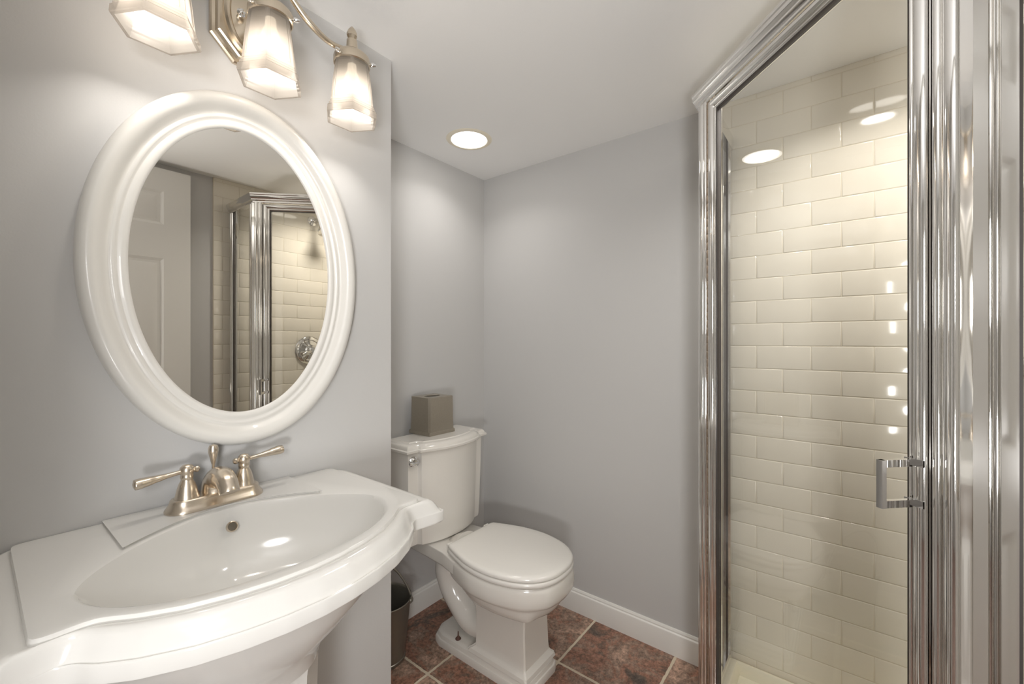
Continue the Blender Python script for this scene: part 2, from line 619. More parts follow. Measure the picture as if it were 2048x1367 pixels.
# entry door standing open against the front wall (six panels), seen in the mirror
def door():
    x0, x1, y0, y1, z0, z1 = -0.075, 0.672, -0.42, -0.385, 0.012, 2.03
    bm = bmesh.new()
    box(bm, (x0, y0, z0), (x1, y1 - 0.006, z1))
    us = [x0, x0 + 0.105, x0 + 0.325, x0 + 0.422, x0 + 0.642, x1]
    zs = [z0, 0.26, 0.80, 0.98, 1.605, 1.765, 1.925, z1]
    for (a, b_) in ((us[0], us[1]), (us[2], us[3]), (us[4], us[5])):
        box(bm, (a, y1 - 0.0065, z0), (b_, y1, z1))
    for (c, d) in ((zs[0], zs[1]), (zs[2], zs[3]), (zs[4], zs[5]), (zs[6], zs[7])):
        for (a, b_) in ((us[1], us[2]), (us[3], us[4])):
            box(bm, (a, y1 - 0.0065, c), (b_, y1, d))
    for (c, d) in ((zs[1], zs[2]), (zs[3], zs[4]), (zs[5], zs[6])):
        for (a, b_) in ((us[1], us[2]), (us[3], us[4])):
            m_ = 0.012
            r0 = [(a, y1 - 0.0005, c), (b_, y1 - 0.0005, c), (b_, y1 - 0.0005, d), (a, y1 - 0.0005, d)]
            r1 = [(a + m_, y1 - 0.0062, c + m_), (b_ - m_, y1 - 0.0062, c + m_), (b_ - m_, y1 - 0.0062, d - m_), (a + m_, y1 - 0.0062, d - m_)]
            loft(bm, [r0, r1], False, False)
            g = 0.022; h_ = 0.045
            r2 = [(a + g, y1 - 0.0062, c + g), (b_ - g, y1 - 0.0062, c + g), (b_ - g, y1 - 0.0062, d - g), (a + g, y1 - 0.0062, d - g)]
            r3 = [(a + h_, y1 - 0.001, c + h_), (b_ - h_, y1 - 0.001, c + h_), (b_ - h_, y1 - 0.001, d - h_), (a + h_, y1 - 0.001, d - h_)]
            loft(bm, [r2, r3], False, True)
    d = struct('door_1', bm, M['trim'], smooth=15, label='white six-panel entry door standing open, seen in the mirror')
    bm = bmesh.new()
    lathe(bm, [(0.030, 0), (0.030, 0.004), (0.012, 0.008), (0.010, 0.022), (0.018, 0.028), (0.026, 0.040), (0.022, 0.052), (0.006, 0.056)],
          (0.61, -0.385, 0.92), (0, 1, 0), 24)
    link('door_knob', bm, M['nickel'], d)


door()


# ------------------------------------------------------------------ recessed ceiling lights
def can_light(x, y, label, power, spread):
    t = thing('recessed_ceiling_light', (x, y, CEIL), label, 'ceiling light', 'recessed ceiling lights')
    bm = bmesh.new()
    lathe(bm, [(0.076, 0.0), (0.076, -0.0035), (0.079, -0.005), (0.090, -0.004), (0.0965, 0.0)], (x, y, CEIL), n=48, cap=False)
    link('trim_ring', bm, M['champ_trim'], t)
    bm = bmesh.new()
    lathe(bm, [(0.0755, -0.0005), (0.0755, -0.002), (0.0001, -0.0035)], (x, y, CEIL), n=48, cap=False)
    link('lens', bm, M['lens'], t)
    lamp('recessed_lamp', 'AREA', (x, y, CEIL - 0.006), power, CAN_C, 0.13, (0, 0, 0), math.radians(spread), t)
    return t


M['champ_trim'] = mat('can_trim', (0.85, 0.79, 0.65), 0.45)
can_light(1.308, 1.257, 'round recessed ceiling light above the toilet', CAN_W, 130)
can_light(1.285, -0.10, 'round recessed ceiling light inside the shower', SHOWER_W, 136)

# unseen fill lights added behind the camera to brighten the room through the doorway
lamp('hall_fill', 'POINT', (-0.46, -0.42, 1.45), HALL_FILL_W, HALL_FILL_C, 0.17)
up = Vector((0.62, 0.44, 0.72)).to_track_quat('-Z', 'Y').to_euler()
lamp('hall_fill_up', 'AREA', (-0.50, -0.38, 0.82), FILL_UP_W, HALL_FILL_C, 0.3, up)  # added upward fill, aimed to lift the ceiling


# ------------------------------------------------------------------ oval mirror
def oval_mirror():
    cx, cz = 0.386, 1.370
    gw, gh, yf = 0.2045, 0.323, YM
    t = thing('oval_wall_mirror', (cx, YM, cz), 'oval mirror in a wide white moulded frame on the grey wall', 'mirror')
    # frame profile: (offset outward from the glass edge, depth off the wall)
    prof = [(-0.006, 0.011), (-0.004, 0.016), (0.001, 0.0185), (0.007, 0.0190), (0.0105, 0.0165), (0.0125, 0.0165), (0.0155, 0.0205), (0.0195, 0.0215),
            (0.0225, 0.0195), (0.0245, 0.0190), (0.028, 0.0215), (0.031, 0.0245), (0.035, 0.0295), (0.041, 0.0345), (0.048, 0.0375), (0.055, 0.0375),
            (0.0615, 0.0345), (0.0655, 0.029), (0.0675, 0.021), (0.0675, 0.0)]
    N = 160
    bm = bmesh.new()
    rings = []
    for k in range(N):
        a = 2 * math.pi * k / N
        ex, ez = gw * math.cos(a), gh * math.sin(a)
        nx, nz = math.cos(a) / gw, math.sin(a) / gh
        l = math.hypot(nx, nz); nx /= l; nz /= l
        rings.append([(cx + ex + nx * o, yf - d, cz + ez + nz * o) for o, d in prof])
    rings.append(rings[0])
    vr = [[bm.verts.new(p) for p in r] for r in rings[:-1]]
    vr.append(vr[0])
    for a, b in zip(vr[:-1], vr[1:]):
        for i in range(len(prof) - 1):
            bm.faces.new((a[i], a[i + 1], b[i + 1], b[i]))
    link('frame', bm, M['frame'], t, smooth=60)
    bm = bmesh.new()
    front, back = [], []
    for k in range(N):
        a = 2 * math.pi * k / N
        front.append((cx + (gw - 0.001) * math.cos(a), yf - 0.013, cz + (gh - 0.001) * math.sin(a)))
        back.append((cx + (gw - 0.001) * math.cos(a), yf - 0.007, cz + (gh - 0.001) * math.sin(a)))
    loft(bm, [back, front])
    link('mirror_glass', bm, M['mirror'], t, smooth=30)


oval_mirror()


# ------------------------------------------------------------------ vanity light
def vanity_light():
    cx, y, z = 0.394, 0.960, 1.945
    t = thing('vanity_light', (cx, YM, z), 'three-lamp vanity light in champagne metal with frosted shades above the oval mirror', 'wall light')
    oc = lambda w_, h_, c, d: [(cx + sx, YM - d, z + sz) for sx, sz in ((-w_, -h_ + c), (-w_ + c, -h_), (w_ - c, -h_), (w_, -h_ + c), (w_, h_ - c), (w_ - c, h_), (-w_ + c, h_), (-w_, h_ - c))]
    bm = bmesh.new()
    loft(bm, [oc(.073, .105, .045, 0.0), oc(.073, .105, .045, 0.007), oc(.070, .102, .0435, 0.010), oc(.064, .096, .041, 0.011), oc(.061, .093, .040, 0.018), oc(.058, .09, .039, 0.020)])
    el = lambda w_, h_, d: [(cx + w_ * math.cos(2 * math.pi * k / 48), YM - d, z + h_ * math.sin(2 * math.pi * k / 48)) for k in range(48)]
    link('back_plate', bm, M['champagne'], t, smooth=20)
    bm = bmesh.new()
    loft(bm, [el(.052, .082, .0195), el(.052, .082, .026), el(.048, .078, .031), el(.043, .073, .0315), el(.039, .069, .028), el(.030, .056, .031), el(.002, .004, .040)])
    link('canopy_dome', bm, M['champagne'], t)
    for sx in (-1, 1):
        bm = bmesh.new()
        lathe(bm, [(.004, 0), (.004, .012), (.008, .014), (.009, .019), (.006, .024), (.001, .026)], (cx + sx * 0.026, YM - 0.030, z - 0.012), (0, -1, 0), 16)
        link('plate_screw', bm, M['bright'], t)
    bm = bmesh.new()                                  # centre arm from plate to the middle lamp
    tube(bm, smooth_path([(cx, YM - .03, z + .0), (cx, YM - .06, z + .02), (cx, YM - .10, z + .045), (cx, y, z + .04)], 6), .009, 16)
    link('centre_arm', bm, M['champagne'], t)
    for sx in (-1, 1):                                # waving side arms
        pts = [(0, 2.000), (.020, 1.990), (.045, 1.966), (.07, 1.945), (.100, 1.928), (.130, 1.9185), (.160, 1.9205), (.186, 1.930)]
        bm = bmesh.new()
        tube(bm, smooth_path([(cx + sx * a, y, b) for a, b in pts], 6), lerp_list([.0065, .0065, .0075, .0065, .006], 43), 14)
        link('side_arm', bm, M['champagne'], t)
    zt, zb = 1.899, 1.757
    hx = lambda X, r, zz, rot=0.0: [(X + r * math.cos(math.radians(60 * k) + rot), y + r * math.sin(math.radians(60 * k) + rot), zz) for k in range(6)]
    for i, X in enumerate((0.206, 0.394, 0.583)):
        # neck and fitter
        top = 2.0 if i == 1 else 1.94
        bm = bmesh.new()
        lathe(bm, [(.008, top - zt + .012), (.0125, top - zt + .006), (.0125, .055), (.0135, .040), (.0145, .030), (.020, .026), (.034, .020), (.0415, .013), (.043, .008), (.043, -.006), (.0405, -.008), (.038, -.006), (.038, .004), (.010, .012)],
              (X, y, zt), n=36)
        h = link('lamp_holder', bm, M['champagne'], t)
        for a in (200, 320, 80):
            ca, sa = math.cos(math.radians(a)), math.sin(math.radians(a))
            bm = bmesh.new()
            lathe(bm, [(.0042, -.006), (.0042, .001), (.0050, .002), (.0055, .008), (.003, .015), (.0005, .0155)], (X + .042 * ca, y + .042 * sa, zt + .001), (ca, sa, 0), 12)
            link('thumb_screw', bm, M['bright'], h)
        # finial: pine cone shape on top
        bm = bmesh.new()
        lathe(bm, [(.006, 0), (.010, .002), (.010, .005), (.006, .008), (.0085, .013), (.0125, .021), (.0125, .027), (.009, .036), (.0045, .042), (.0005, .046)], (X, y, top + .004), n=10)
        link('finial', bm, M['champagne'], t, smooth=15)
        # hexagonal frosted shade, open below
        bm = bmesh.new()
        side = [(.0400, zt), (.0425, zt - .010), (.0430, zt - .0125), (.0465, zt - .035), (.0505, zt - .065), (.0535, zt - .095), (.0546, zt - .1035), (.0549, zt - .1065), (.0555, zt - .113)]
        sunk = [0, 0, 1, 1, 1, 1, 1, 0, 0]
        us = [(0.0, 0), (0.125, 0), (0.15, 1), (0.85, 1), (0.875, 0), (1.0, 0)]
        for k in range(6):
            a0, a1 = math.radians(60 * k), math.radians(60 * k + 60)
            am = (a0 + a1) / 2
            g = []
            for (r, zz), su in zip(side, sunk):
                row = []
                for u, sw_ in us:
                    d = -.0016 * su * sw_
                    row.append(bm.verts.new((X + r * ((1 - u) * math.cos(a0) + u * math.cos(a1)) + d * math.cos(am),
                                             y + r * ((1 - u) * math.sin(a0) + u * math.sin(a1)) + d * math.sin(am), zz)))
                g.append(row)
            for r0, r1 in zip(g[:-1], g[1:]):
                for q in range(5):
                    bm.faces.new((r0[q], r0[q + 1], r1[q + 1], r1[q]))
        outer = [(.0555, zt - .113), (.0575, zt - .115), (.0575, zt - .119), (.0600, zt - .121), (.0600, zt - .125), (.0635, zt - .128), (.0645, zb + .002), (.0635, zb)]
        inner = [(.0575, zb), (.0565, zb + .006), (.0535, zb + .016), (.0515, zb + .026), (.0495, zt - .095), (.0460, zt - .065), (.042, zt - .035), (.038, zt - .010), (.036, zt)]
        loft(bm, [hx(X, r, zz) for r, zz in outer + inner] + [hx(X, .0400, zt)], False, False)
        bmesh.ops.remove_doubles(bm, verts=bm.verts[:], dist=1e-5)
        link('glass_shade', bm, M['frosted'], t, smooth=20)
        bm = bmesh.new()
        lathe(bm, [(.010, .095), (.011, .078), (.017, .062), (.0195, .048), (.0175, .036), (.010, .0285), (.0005, .0265)], (X, y, 1.80), n=24)
        b = link('bulb', bm, M['bulb'], t)
        lamp('bulb_lamp', 'POINT', (X, y, 1.806), BULB_W, BULB_C, 0.018, parent=t)


vanity_light()


# ------------------------------------------------------------------ pedestal sink
SX = 0.320


def sink():
    t = thing('pedestal_sink', (SX, 0.87, 0.0), 'white china pedestal sink with a wide bowl under the oval mirror', 'sink')
    C = (SX, 0.855)
    N = 320
    yb = YM - 0.002

    def outline(hw, ear_y, notch_hw, notch_y, curve, yback):
        """half outline (x offset, y) from the back right corner round the front, mirrored."""
        R = [(hw, yback), (hw, ear_y + 0.03), (hw, ear_y + .004), (hw - .004, ear_y), (notch_hw + .03, ear_y + (notch_y - ear_y) * .55), (notch_hw, notch_y)] + curve
        L_ = [(-x, y) for x, y in reversed(R)]
        poly = [(SX + x, y) for x, y in R + (L_[1:] if abs(R[-1][0]) < 1e-6 else L_)]
        return polar(poly, C, N)

    deck = outline(.279, .722, .228, .724, [(.212, .712), (.19, .693), (.15, .668), (.10, .649), (.05, .638), (0, .634)], yb)
    lip = outline(.336, .700, .262, .716, [(.246, .704), (.232, .684), (.20, .656), (.15, .627), (.10, .609), (.05, .598), (0, .594)], yb)

    def mix(a, b, f):
        return [((1 - f) * p[0] + f * q[0], (1 - f) * p[1] + f * q[1]) for p, q in zip(a, b)]

    def blur(r, n):
        for _ in range(n):
            r = [((r[i - 1][0] + 2 * r[i][0] + r[(i + 1) % N][0]) / 4, min(yb, (r[i - 1][1] + 2 * r[i][1] + r[(i + 1) % N][1]) / 4)) for i in range(N)]
        return r

    deck = blur(deck, 2)
    lip = blur(lip, 1)

    def ell(cx, cy_, a, b, p=2.0):
        poly = []
        for k in range(180):
            q = 2 * math.pi * k / 180
            c_, s_ = math.cos(q), math.sin(q)
            poly.append((cx + a * math.copysign(abs(c_) ** (2 / p), c_), cy_ + b * math.copysign(abs(s_) ** (2 / p), s_)))
        return polar(poly, C, N)

    Zt = .872
    ring3 = lambda r, z: [(p[0], p[1], z) for p in r]
    def lens(a, yc, bb, bf):
        # more pointed towards the wall, rounder towards the front
        poly = []
        for k in range(240):
            q = 2 * math.pi * k / 240
            c_, s_ = math.cos(q), math.sin(q)
            p = 1.52 if s_ > 0 else 2.15
            b_ = bb if s_ > 0 else bf
            poly.append((SX + a * math.copysign(abs(c_) ** (2 / p), c_), yc + b_ * math.copysign(abs(s_) ** (2 / p), s_)))
        return polar(poly, C, N)
    bowl = [lens(.022, .845, .022, .022), lens(.09, .843, .062, .060), lens(.145, .838, .104, .092), lens(.180, .831, .136, .118), lens(.205, .825, .155, .136),
            lens(.222, .821, .166, .148), lens(.229, .820, .171, .1535), lens(.233, .819, .174, .157)]
    bz = [.728, .731, .742, .765, .800, .842, .862, .8695]
    rings = [ring3(r, z) for r, z in zip(bowl, bz)]
    b_out = lens(.239, .819, .178, .161)
    # keep the bowl edge inside the deck
    rings.append(ring3(b_out, Zt - .0003))
    rings += [ring3(mix(b_out, deck, f), Zt + dz) for f, dz in ((.5, 0), (.93, 0.0003))]
    rings.append(ring3(deck, Zt - .0002))
    st = mix(deck, lip, .03)
    rings.append(ring3(st, Zt - .0075))
    for f, z in ((.10, .8655), (.25, .8665), (.40, .8655), (.55, .8605), (.68, .8520), (.78, .8430), (.85, .8375), (.90, .8355), (.95, .8362), (.988, .8352), (1.0, .8335)):
        rings.append(ring3(mix(deck, lip, f), z))
    for f, z in ((1.0, .8150), (.985, .8128), (.93, .8115)):
        rings.append(ring3(mix(deck, lip, f), z))
    under = [(ell(SX, .865, .285, .215, 2.6), .8090), (ell(SX, .865, .272, .200, 2.5), .795), (ell(SX, .865, .250, .185, 2.4), .765), (ell(SX, .862, .215, .165, 2.3), .725),
             (ell(SX, .86, .172, .145, 2.2), .690), (ell(SX, .86, .135, .125, 2.2), .665), (ell(SX, .86, .112, .108, 2.4), .640), (ell(SX, .86, .104, .10, 2.6), .615)]
    for r, z in under:
        rings.append(ring3(r, z))
    bm = bmesh.new()
    loft(bm, rings)
    # raised faucet deck running from the wall to the bowl's back edge
    nn = 28
    front, back = [], []
    topi = .8770
    def fx(u): return SX - .162 + .324 * u
    def fb(u):     # front edge follows the bowl
        x = (u - .5) * 2 * .165
        q = max(0.0, 1 - (abs(x) / .239) ** 1.52) ** (1 / 1.52)
        return SX + x, .819 + .178 * q + .005
    ring_t, ring_b = [], []
    pts_front = [fb(k / nn) for k in range(nn + 1)]
    top = [(SX - .165, yb)] + [(p[0], p[1]) for p in pts_front] + [(SX + .165, yb)]
    top = list(reversed(top))
    loft(bm, [[(x, y, .868) for x, y in offset_poly(top, .0045)], [(x, min(y, yb), .8750) for x, y in offset_poly(top, .0015)], [(x, min(y, yb), topi) for x, y in offset_poly(top, -.0035)]], False, True)
    for v in bm.verts:
        if v.co.y > yb: v.co.y = yb
    basin = link('basin', bm, M['china'], t, smooth=42)
    # overflow hole on the bowl's back wall
    bm = bmesh.new()
    c = Vector((SX + .006, .9735, .838)); ax = Vector((0, -.93, .36)).normalized()
    lathe(bm, [(.0105, -.002), (.0105, .003), (.0085, .0045), (.0075, .003)], c, ax, 28, cap=False)
    ov = link('overflow_ring', bm, M['nickel'], t)
    bm = bmesh.new()
    lathe(bm, [(.0078, 0.0018), (.001, .0018)], c, ax, 24, cap=True)
    link('overflow_hole', bm, M['pewter'], ov)
    # drain
    bm = bmesh.new()
    lathe(bm, [(.001, .006), (.015, .005), (.020, .002), (.022, -.002)], (SX, .845, .7285), n=28, cap=False)
    link('drain_stopper', bm, M['nickel'], t)
    # pedestal: chamfered column with mouldings
    def sec(hw, hd, ch):
        return [(SX + x, .868 + y) for x, y in ((hw, -hd + ch), (hw, hd), (-hw, hd), (-hw, -hd + ch), (-hw + ch, -hd), (hw - ch, -hd))]
    bm = bmesh.new()
    prof = [(.150, .0), (.150, .03), (.146, .045), (.135, .06), (.128, .075), (.118, .10), (.106, .18), (.101, .35), (.101, .52), (.103, .60), (.108, .635), (.114, .648), (.118, .660), (.108, .672), (.10, .685)]
    loft(bm, [[(x, y, z) for x, y in sec(h_, h_ * .92, h_ * .42)] for h_, z in prof])
    es = [e for e in bm.edges if abs(e.verts[0].co.z - e.verts[1].co.z) > .004]
    box(bm, (SX - .045, .868 - .0985, .14), (SX + .045, .868 - .0965, .56), .0015)
    link('pedestal', bm, M['china'], t, smooth=25)


sink()


# ------------------------------------------------------------------ faucet
def faucet():
    cx, cy_, z0 = SX - .002, 1.033, .8772
    t = thing('centerset_faucet', (cx, cy_, z0), 'brushed nickel two-lever faucet on the sink deck', 'faucet')
    def stad(L_, r, z, n=16):
        pts = []
        for k in range(n + 1):
            a = -math.pi / 2 + math.pi * k / n
            pts.append((cx + L_ + r * math.cos(a), cy_ + r * math.sin(a), z))
        for k in range(n + 1):
            a = math.pi / 2 + math.pi * k / n
            pts.append((cx - L_ + r * math.cos(a), cy_ + r * math.sin(a), z))
        return pts
    bm = bmesh.new()
    loft(bm, [stad(.054, r, z0 + dz) for r, dz in ((.0335, 0), (.0335, .0025), (.0325, .005), (.0295, .009), (.0265, .014), (.0250, .019), (.0245, .0215), (.0225, .0235), (.018, .0240))])
    link('base_plate', bm, M['nickel'], t, smooth=40)
    for sx in (-1, 1):
        X = cx + sx * .051
        zb = z0 + .0235
        bm = bmesh.new()
        lathe(bm, [(.0215, -.004), (.0215, .0), (.0195, .004), (.0185, .009), (.0165, .018), (.0135, .028), (.0105, .034), (.0098, .037), (.0108, .039), (.0112, .042), (.0105, .045), (.0112, .049), (.0125, .054), (.0115, .060), (.0075, .0645), (.0005, .066)],
              (X, cy_, zb), n=32)
        h = link('handle', bm, M['nickel'], t, smooth=50)
        zl = zb + .053
        bm = bmesh.new()
        dy = -.010 if sx < 0 else .004
        pts = [(X + sx * .006, cy_, zl), (X + sx * .022, cy_ + dy * .2, zl + .001), (X + sx * .045, cy_ + dy * .5, zl + .003), (X + sx * .066, cy_ + dy * .8, zl + .005), (X + sx * .079, cy_ + dy, zl + .006), (X + sx * .084, cy_ + dy, zl + .0062)]
        if sx < 0:
            pts = [(a, b_, zl + (c - zl) * .3 - .10 * abs(a - X - sx * .006)) for a, b_, c in pts]
        P = smooth_path(pts, 6)
        tube(bm, P, lerp_list([.0052, .0050, .0056, .0078, .0104, .0116, .0110, .004], len(P)), 16, squash=(.85, 1.1))
        link('lever', bm, M['nickel'], h, smooth=60)
        bm = bmesh.new()
        lathe(bm, [(.0045, .008), (.0045, .012), (.0062, .014), (.0062, .018), (.0035, .021), (.0005, .0215)], (X, cy_, zl), (-sx, 0, 0), 16)
        link('lever_button', bm, M['nickel'], h)
    # spout: broad teapot hood leaning out over the bowl
    bm = bmesh.new()
    P = smooth_path([(cx, cy_ + .004, z0 + .018), (cx, cy_ + .002, z0 + .038), (cx, cy_ - .010, z0 + .052), (cx, cy_ - .032, z0 + .0565), (cx, cy_ - .054, z0 + .052), (cx, cy_ - .068, z0 + .040), (cx, cy_ - .072, z0 + .034)], 6)
    tube(bm, P, lerp_list([.0245, .0240, .0220, .0200, .0180, .0168, .0165], len(P)), 24, squash=(1, 1.08))
    link('spout', bm, M['nickel'], t, smooth=50)
    bm = bmesh.new()
    lathe(bm, [(.004, 0), (.004, .020), (.0028, .024), (.0028, .055), (.0042, .060), (.0060, .068), (.0092, .082), (.0095, .090), (.0075, .096), (.0005, .099)], (cx, cy_ + .020, z0 + .018), n=20)
    link('lift_rod', bm, M['nickel'], t)


faucet()


# ------------------------------------------------------------------ toilet
TX = 1.248


def half(pts, sub=6, x=TX):
    """closed CCW polygon from right-half control points (dx, y) listed back to front."""
    R = spline2(pts, sub)
    R = [(max(a, 0.0), b) for a, b in R]
    L_ = [(-a, b) for a, b in reversed(R) if a > 1e-5]
    poly = R + L_          # right side going to the front, then left side to the back: clockwise seen from above
    return [(x + a, b) for a, b in reversed(poly)]


def half_raw(pts, x=TX):
    L_ = [(-a, b) for a, b in reversed(pts) if a > 1e-5]
    return [(x + a, b) for a, b in reversed(pts + L_)]


def resample(poly, N):
    P = [Vector(p) for p in poly]
    n = len(P)
    seg = [(P[(i + 1) % n] - P[i]).length for i in range(n)]
    tot = sum(seg)
    out = []
    i, acc = 0, 0.0
    for k in range(N):
        d = tot * k / N
        while acc + seg[i] < d - 1e-12:
            acc += seg[i]; i += 1
        q = (d - acc) / max(seg[i], 1e-9)
        p = P[i].lerp(P[(i + 1) % n], q)
        out.append((p.x, p.y))
    return out


def toilet():
    t = thing('toilet', (TX, 1.05, 0.0), 'white two-piece toilet with closed lid standing in the alcove', 'toilet')
    # ---- bowl with deck
    N = 144
    def egg(hw, front, back, mid=1.0, bw=None):
        bw = hw * .62 if bw is None else bw
        pts = [(bw, back), (bw + (hw - bw) * .45, back - .05), (hw * .97, mid + .05), (hw, mid - .02), (hw * .955, mid - .09), (hw * .80, mid - .17), (hw * .50, front + .018), (hw * .22, front + .003), (0, front)]
        # start from the exact angle of the back centre
        return resample([(TX, back)] + half(pts) , N)
    def egg_c(*a, **k):
        poly = egg(*a, **k)
        c = (TX, 1.0)
        return polar(poly, c, N)
    bm = bmesh.new()
    rings = []
    for hw, fr, bk, z in ((.150, .790, 1.17, .404), (.176, .757, 1.19, .4045), (.181, .752, 1.20, .400), (.184, .749, 1.20, .388), (.185, .748, 1.20, .365), (.183, .750, 1.20, .345), (.178, .755, 1.20, .334), (.168, .765, 1.19, .329),
                          (.160, .773, 1.19, .325), (.158, .776, 1.19, .317), (.154, .781, 1.18, .304), (.148, .788, 1.17, .291), (.141, .796, 1.16, .281), (.130, .808, 1.15, .2765), (.10, .84, 1.13, .2755)):
        rings.append([(x, y, z) for x, y in egg_c(hw, fr, bk)])
    loft(bm, rings)
    # deck behind the seat, under the tank
    dk = half_raw([(.112, 1.455), (.118, 1.445), (.122, 1.30), (.130, 1.22), (.152, 1.14), (.150, 1.05), (0, 1.05)])
    prism(bm, dk, .352, .4035, .006, 3)
    link('bowl', bm, M['biscuit'], t, smooth=50)
    # ---- base: faceted column, trapway, stepped plinth
    bm = bmesh.new()
    def colsec(hw, y0, y1):
        return [(TX + .006 + a, b) for a, b in ((hw, y0), (hw, y1), (-hw, y1), (-hw, y0))]
    cs = [(.0765, .870, 1.10, .285), (.0765, .870, 1.10, .235), (.0755, .872, 1.10, .19), (.077, .868, 1.10, .10), (.079, .866, 1.10, .075), (.084, .860, 1.11, .066), (.092, .852, 1.12, .060), (.096, .848, 1.13, .048)]
    loft(bm, [[(x, y, z) for x, y in colsec(a, b, c)] for a, b, c, z in reversed(cs)])
    bmesh.ops.bevel(bm, geom=[e for e in bm.edges if abs(e.verts[0].co.z - e.verts[1].co.z) > .005], offset=.006, segments=3, affect='EDGES')
    col = link('column', bm, M['biscuit'], t, smooth=30)
    bm = bmesh.new()
    P = smooth_path([(TX, 1.20, .385), (TX, 1.262, .345), (TX, 1.292, .285), (TX, 1.277, .215), (TX, 1.225, .150), (TX, 1.16, .112), (TX, 1.09, .120), (TX, 1.00, .16)], 6)
    tube(bm, P, lerp_list([.055, .062, .064, .058, .054, .056, .054, .045], len(P)), 24, squash=(1.0, 1.28))
    P = smooth_path([(TX, 1.16, .30), (TX, 1.11, .235), (TX, 1.05, .20), (TX, .98, .20)], 6)
    tube(bm, P, lerp_list([.055, .056, .056, .05], len(P)), 24, squash=(1.0, 1.15))
    link('trapway', bm, M['biscuit'], t, smooth=60)
    bm = bmesh.new()
    def plinth(o, cut=.03):
        w_ = .098 + o
        f_, b_ = .842 - o, 1.325 + o
        pts = [(w_, f_ + cut), (w_, b_ - .055), (w_ * .86, b_ - .018), (w_ * .5, b_), (-w_ * .5, b_), (-w_ * .86, b_ - .018), (-w_, b_ - .055), (-w_, f_ + cut), (-w_ + .008, f_ + cut * .3), (-w_ + cut, f_), (w_ - cut, f_), (w_ - .008, f_ + cut * .3)]
        return [(TX + .006 + a, b) for a, b in pts]
    loft(bm, [[(x, y, z) for x, y in plinth(o)] for o, z in ((.003, 0.0), (.003, .020), (.001, .026), (-.003, .028), (-.004, .034), (-.006, .042), (-.012, .047), (-.02, .0485))])
    link('plinth', bm, M['biscuit'], t, smooth=30)
    for sgn in (-1,):
        bm = bmesh.new()
        c = (TX + .006 + sgn * .074, 1.193, .047)
        lathe(bm, [(.011, 0), (.0115, .003), (.007, .008), (.0028, .013), (.0022, .030), (.0005, .031)], c, n=12)
        link('floor_bolt', bm, M['rust'], t, label='rusty brown floor bolt without its cap')
    # ---- seat ring and lid
    def lid_out(off=0.0):
        pts = [(.128, 1.188), (.150, 1.13), (.172, 1.06), (.181, .985), (.176, .915), (.152, .840), (.108, .783), (.055, .756), (0, .750)]
        poly = half_raw([(0, 1.190), (.060, 1.190), (.118, 1.189)]) if False else None
        R = [(0, 1.188), (.120, 1.188)] + spline2(pts, 8)
        L_ = [(-a, b) for a, b in reversed(R) if a > 1e-5]
        poly = [(TX + a, b) for a, b in reversed(R + L_)]
        r = polar(poly, (TX, 1.0), N)
        return [(TX + (x - TX) * (1 + off / .18), 1.0 + (y - 1.0) * (1 + off / .22)) for x, y in r]
    bm = bmesh.new()
    loft(bm, [[(x, y, z) for x, y in lid_out(o)] for o, z in ((-.006, .4075), (-.001, .408), (.002, .411), (.0025, .418), (.001, .4235), (-.003, .4255), (-.010, .426))])
    link('seat', bm, M['lidplastic'], t, smooth=50)
    bm = bmesh.new()
    loft(bm, [[(x, y, z) for x, y in lid_out(o)] for o, z in ((-.010, .4275), (-.003, .4278), (.0005, .4300), (.001, .4355), (-.001, .4405), (-.006, .4440), (-.016, .4462), (-.045, .4478), (-.09, .4488), (-.14, .4490))])
    link('seat_lid', bm, M['lidplastic'], t, smooth=50)
    for sgn in (-1, 1):
        bm = bmesh.new()
        box(bm, (TX + sgn * .105 - .014, 1.186, .403), (TX + sgn * .105 + .014, 1.206, .436), .004, 3)
        link('seat_hinge', bm, M['lidplastic'], t, smooth=30)
    # ---- tank: bow front between square corner blocks
    def tank_sec(g=0.0, yb=1.478, w_=.208):
        R = [(w_, yb), (w_, 1.318)]
        R += [(w_ - .046, 1.316), (w_ - .050, 1.310), (w_ - .052, 1.300)]
        R += [(.135, 1.291), (.110, 1.281), (.080, 1.272), (.05, 1.266), (.02, 1.263), (0, 1.2625)]
        poly = half_raw(R, TX - .005)
        return offset_poly(poly, g)
    bm = bmesh.new()
    secs = [(-.030, .4085), (-.018, .409), (-.011, .414), (-.009, .425), (-.006, .50), (-.001, .70), (.0, .775), (.0, .786)]
    loft(bm, [[(x, min(y, 1.487), z) for x, y in tank_sec(g)] for g, z in secs])
    tank = link('tank', bm, M['biscuit'], t, smooth=30)
    bm = bmesh.new()
    secs = [(.006, .7815), (.016, .782), (.018, .784), (.018, .7915), (.016, .7935), (.0125, .7950), (.0105, .8000), (.007, .8060), (.001, .8105), (-.010, .8130), (-.020, .8138), (-.0225, .8160), (-.0235, .8172), (-.05, .8175)]
    loft(bm, [[(x, min(y, 1.490 + min(g, 0.004)), z) for x, y in tank_sec(g)] for g, z in secs])
    link('tank_lid', bm, M['biscuit'], t, smooth=35)
    # ---- flush lever on the left corner block
    lx, ly, lz = TX - .190, 1.317, .747
    bm = bmesh.new()
    lathe(bm, [(.020, 0), (.020, .003), (.0155, .008), (.010, .011), (.008, .017), (.0115, .020), (.0115, .025), (.001, .027)], (lx, ly, lz), (0, -1, 0), 24)
    lv = link('flush_lever', bm, M['bright'], t, label='chrome flush lever')
    bm = bmesh.new()
    tube(bm, smooth_path([(lx + .014, ly - .021, lz - .001), (lx, ly - .022, lz), (lx - .020, ly - .024, lz + .001), (lx - .036, ly - .026, lz + .002)], 5), lerp_list([.005, .006, .005, .0068, .004], 16), 12)
    link('lever_arm', bm, M['bright'], lv)


toilet()


